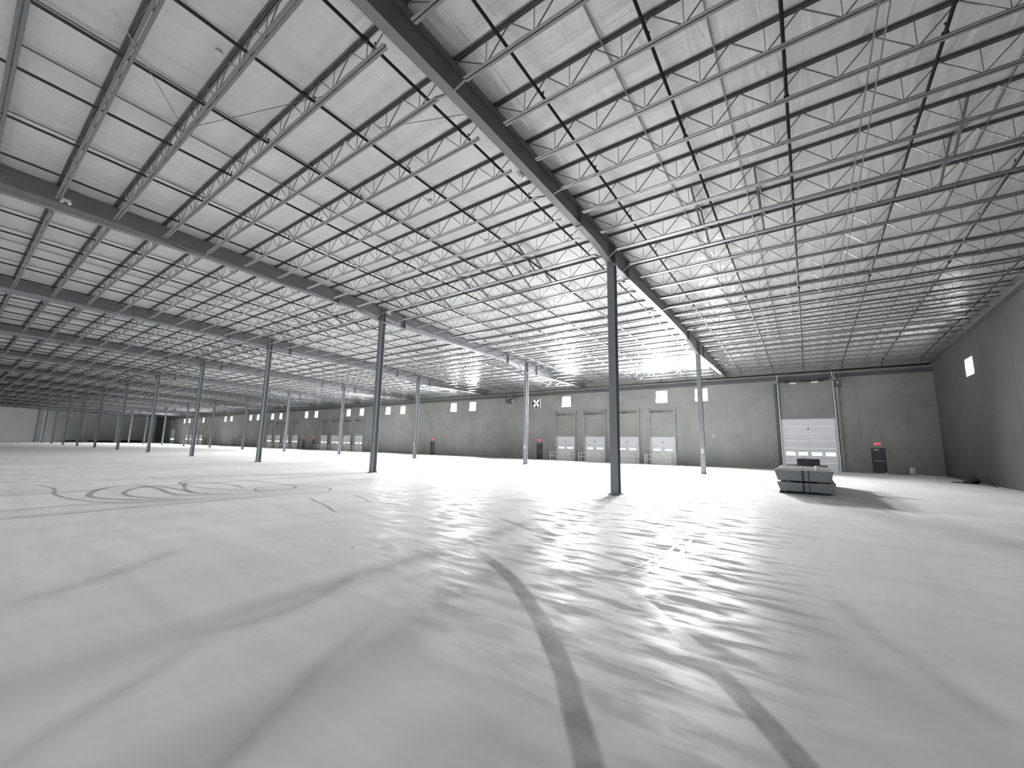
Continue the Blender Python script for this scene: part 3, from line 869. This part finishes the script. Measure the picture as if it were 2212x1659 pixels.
def heater(x, z, lab, deflect, w=.8, h=.55):
    t = thing('unit_heater', lab, 'heater', (x, YW - .75, z))
    MB().box(-w / 2, w / 2, -.25, .25, -h / 2, h / 2).build('casing', M['dark'], t)
    lv = MB()
    for k in range(5): lv.bar((-w / 2 + .04, -.27, -h / 2 + .07 + k * (h - .14) / 4), (w / 2 - .04, -.27, -h / 2 + .07 + k * (h - .14) / 4), .03)
    lv.build('louvre', M['girder'], t)
    for s in (-1, 1): MB().tube((s * w * .3, 0, h / 2), (s * w * .3, 0, deck(YW - .75) - .05 - z), .012, 6).build('hanger_rod', M['galv'], t)
    if deflect:
        MB().tube((w / 2 + .02, 0, -.05), (w / 2 + .38, -.05, -.05), .22, 14, .32).build('fan_shroud', M['galv'], t, True)
    else:
        MB().tube((0, -.3, .05), (0, -.33, .05), .06, 10).build('lamp', M['white'], t, True)  # white disc stands for a highlight on the black casing
heater(-32.2, 7.5, 'dark hung unit heater with pale shroud, left of the wall fan', True)
heater(2.42, 7.45, 'small black hung unit beside the head of the tall drive-in door', False, .45, .5)
for i, x in enumerate((-.72, .87)):
    t = thing('strip_light', 'pale strip light above the tall drive-in door, %s' % ('nearer the columns' if i == 0 else 'nearer the slot window wall'), 'light fixture', (x, YW - .42, 7.72), 'strip lights above the drive-in door')
    MB().box(-.24, .24, -.06, .06, 0, .05).build('housing', M['white'], t)
    MB().prism([(-.05, 0), (.05, 0), (.035, -.07), (-.035, -.07)], 0, -.23, .23).build('diffuser', M['white'], t)
    for s in (-1, 1): MB().box(s * .18 - .01, s * .18 + .01, -.01, .42, .03, .06).build('bracket', M['galv'], t)
o = MB().tube((0, -.12, 0), (0, 0, 0), .09, 14, .05).build('wall_sensor', M['white'], None, True); o.location = (-2.15, YW, 8.0 - .12)
tag(o, 'small round white sensor under the wall head by the tall door', 'sensor')
def conduit(x, z0, z1, l):
    o = MB().tube((0, -.03, z0), (0, -.03, z1), .018, 8).build('conduit', M['galv'], None, True); o.location = (x, YW, 0)
    tag(o, l, 'conduit', 'thin vertical wall conduits')
conduit(-28.75, 4.6, 5.8, 'thin pale vertical conduit above the door beneath the fan')
conduit(2.75, 4.3, 6.9, 'thin pale vertical conduit beside the tall door')
conduit(3.12, 5.2, 6.9, 'thin pale conduit second out from the tall door')
t = thing('door_alarm', 'tiny white alarm on a stem above the door beneath the fan', 'alarm', (-27.8, YW, 2.48))
MB().tube((0, -.03, 0), (0, -.03, .62), .015, 8).build('stem', M['girder'], t)
MB().tube((0, -.08, .66), (0, 0, .66), .06, 10).build('lens', M['white'], t, True)

# ------------------------------------------------------------------ stack of sheet bundles
def bundle(z0, z1, xa, xb, y0, y1, lab):
    t = thing('sheet_bundle', lab, 'bundle', (0, 0, z0), 'strapped grey sheet bundles')
    h = z1 - z0; n = 7
    for k in range(n):
        a = k / n; b = (k + 1) / n
        # packs get wider upwards, with a small waist
        ta, tb = .12 * (1 - a), .12 * (1 - b)
        MB().prism([(xa + ta, a * h + .003), (xb - ta * .8, a * h + .003), (xb - tb * .8, b * h - .003), (xa + tb, b * h - .003)], 1, y0 + .01 * (k % 2), y1).build('sheet_pack', M['sheet'], t)
    for sx, w in ((-.26, .035), (-.06, .015)):
        s_ = MB().box(sx - w, sx + w, y0 - .012, y1 + .012, -.004, h + .008)
        s_.build('strap', M['black'], t)
    return t
bundle(0.52, 0.95, -1.27, 0.77, 21.3, 27.5, 'upper strapped bundle of grey steel sheets on the stack')
bundle(0.09, 0.46, -1.20, 0.82, 21.25, 27.3, 'lower strapped bundle of grey steel sheets on the stack')
DUN = [(-1.0, 0, 'under the lower bundle, end nearer the columns'), (.38, 0, 'under the lower bundle, end nearer the slot window wall'),
       (-.85, .46, 'between the bundles, end nearer the columns'), (.35, .46, 'between the bundles, end nearer the slot window wall')]
for x, z, l in DUN:
    o = MB().box(x - .12, x + .16, 21.22, 27.3, z, z + (.09 if z == 0 else .06)).build('timber_bearer', M['wood'])
    tag(o, 'dark timber bearer %s' % l, 'timber', 'timber bearers of the bundle stack')
for i, (y, xa, xb, hh, mm) in enumerate(((21.42, -1.24, .76, .018, 'sheet_top'), (22.5, -1.22, .74, .035, 'sheet'), (24.4, -1.20, .74, .03, 'sheet_top'), (25.6, -1.18, .74, .045, 'sheet'), (27.2, -1.05, .76, .07, 'sheet'))):
    mb = MB().box(xa, xb, y, y + .22, .957 + hh, .969 + hh).box(xa, xb, y, y + .012, .957, .957 + hh).box(xa, xb, y + .208, y + .22, .957, .957 + hh)
    o = mb.build('steel_channel', M[mm])
    tag(o, '%s steel channel lying across the bundle stack, %s from its near edge' % ('pale' if mm == 'sheet_top' else 'dark', ORD[i]), 'channel', 'steel channels on the bundle stack')
o = MB().box(-1.24, .74, 21.34, 27.45, .9535, .956).build('stack_top_sheen', M['sheet_top'])  # pale layer puts the reflected light of the stack top into colour
tag(o, 'thin pale layer for light reflected off the bundle stack top', 'sheet')
t = thing('carton', 'low dark open carton on the back of the bundle stack', 'carton', (-.04, 26.5, 1.022))
ct = MB(); ct.box(-.48, .48, -.25, -.23, -.05, .33).box(-.48, .48, .23, .25, -.05, .33).box(-.48, -.46, -.23, .23, -.05, .33).box(.46, .48, -.23, .23, -.05, .33).box(-.48, .48, -.25, .25, -.05, -.03)
ct.build('box', M['black'], t)
MB().box(-.38, .38, -.22, .22, -.03, .24).build('packing', M['wood'], t)
MB().bar((-.32, -.2, .30), (-.15, .1, .40), .2, .012).build('lid_flap', M['girder'], t)
o = MB().box(-.52, .46, 26.2, 26.8, .957, .971).build('spacer_board', M['card'])
tag(o, 'thin board under the dark carton on the stack', 'board')
t = thing('paint_cup', 'small white cup on the near edge of the bundle stack', 'cup', (.24, 21.53, .988))
MB().tube((0, 0, 0), (0, 0, .16), .062, 16, .075).build('body', M['white'], t, True)
MB().tube((0, 0, .16), (0, 0, .175), .08, 16).build('lid', M['white'], t, True)

# ------------------------------------------------------------------ litter along the walls
t = thing('waste_bin', 'dusty white plastic bin near the corner', 'bin', (6.36, 43.6, 0))
MB().tube((0, 0, 0), (0, 0, .58), .14, 20, .165).build('body', M['plastic'], t, True)
MB().tube((0, 0, .54), (0, 0, .60), .175, 20).build('rim', M['plastic'], t, True)
MB().tube((0, 0, .601), (0, 0, .604), .15, 20).build('contents', M['girder'], t)
def board(x, y, rz, l, w, h, mat, lab, z=0.0):
    o = MB().box(-l / 2, l / 2, -w / 2, w / 2, 0, h).build('board_offcut', mat, None); o.location = (x, y, z); o.rotation_euler = (0, 0, rz)
    tag(o, lab, 'board')
board(6.98, 43.4, -1.2, 2.0, .14, .06, M['white'], 'long white board offcut on the floor between bin and corner')
board(5.85, 44.0, .1, .7, .18, .04, M['card'], 'flat brown board lying beside the bin')
board(7.75, 40.2, -1.45, 1.5, .12, .05, M['plastic'], 'pale board along the end wall beyond the dark bag')
board(7.35, 36.0, -.9, 1.0, .22, .05, M['wood'], 'dark flat board in front of the bag')
board(8.05, 34.6, -1.5, 2.2, .08, .03, M['wood'], 'thin dark lath at the foot of the end wall')
o = MB().box(-.06, .06, -.06, .06, 0, .10).build('white_block', M['white']); o.location = (4.95, 44.35, 0)
tag(o, 'small white block on the floor by the dark exit door', 'block')
# rubbish bag
import bmesh
bm = bmesh.new(); bmesh.ops.create_icosphere(bm, subdivisions=3, radius=1.0)
for v in bm.verts:
    n = math.sin(v.co.x * 5 + 1) * math.cos(v.co.y * 4) * .08 + math.sin(v.co.z * 7 + v.co.x * 3) * .05
    v.co *= 1 + n
    v.co.x *= .34; v.co.y *= .5; v.co.z = max(-.6, v.co.z) * .26
    v.co.z += .156
me = bpy.data.meshes.new('rubbish_bag'); bm.to_mesh(me); bm.free(); me.materials.append(M['black'])
for p in me.polygons: p.use_smooth = True
t = thing('rubbish_bag', 'slumped black rubbish bag at the foot of the end wall', 'bag', (7.75, 36.0, 0))
put('body', me, t)
MB().tube((0.05, 0, .38), (.1, .03, .46), .03, 8, .07).build('tied_neck', M['black'], t)
o = MB().box(-.025, .025, -.018, .018, 0, .006).build('paper_scrap', M['white']); o.location = (-6.67, 4.54, 0)
tag(o, 'tiny white scrap on the open floor', 'scrap')
# low dark pile against the far end wall
for i, (y, l, h) in enumerate(((38.5, 6.0, .75), (31.0, 6.5, .55), (24.5, 4.5, .5))):
    t = thing('material_pile', 'low dark pile at the foot of the far pale wall, %s from the dock wall' % ORD[i], 'pile', (XL + 1.2, y, 0), 'dark piles by the far wall')
    for k in range(4):
        MB().box(-.6 + .05 * k, .6 - .04 * k, -l / 2 + .2 * k, l / 2 - .25 * k, k * h / 4, (k + 1) * h / 4 - .01).build('layer', M['wood'], t)
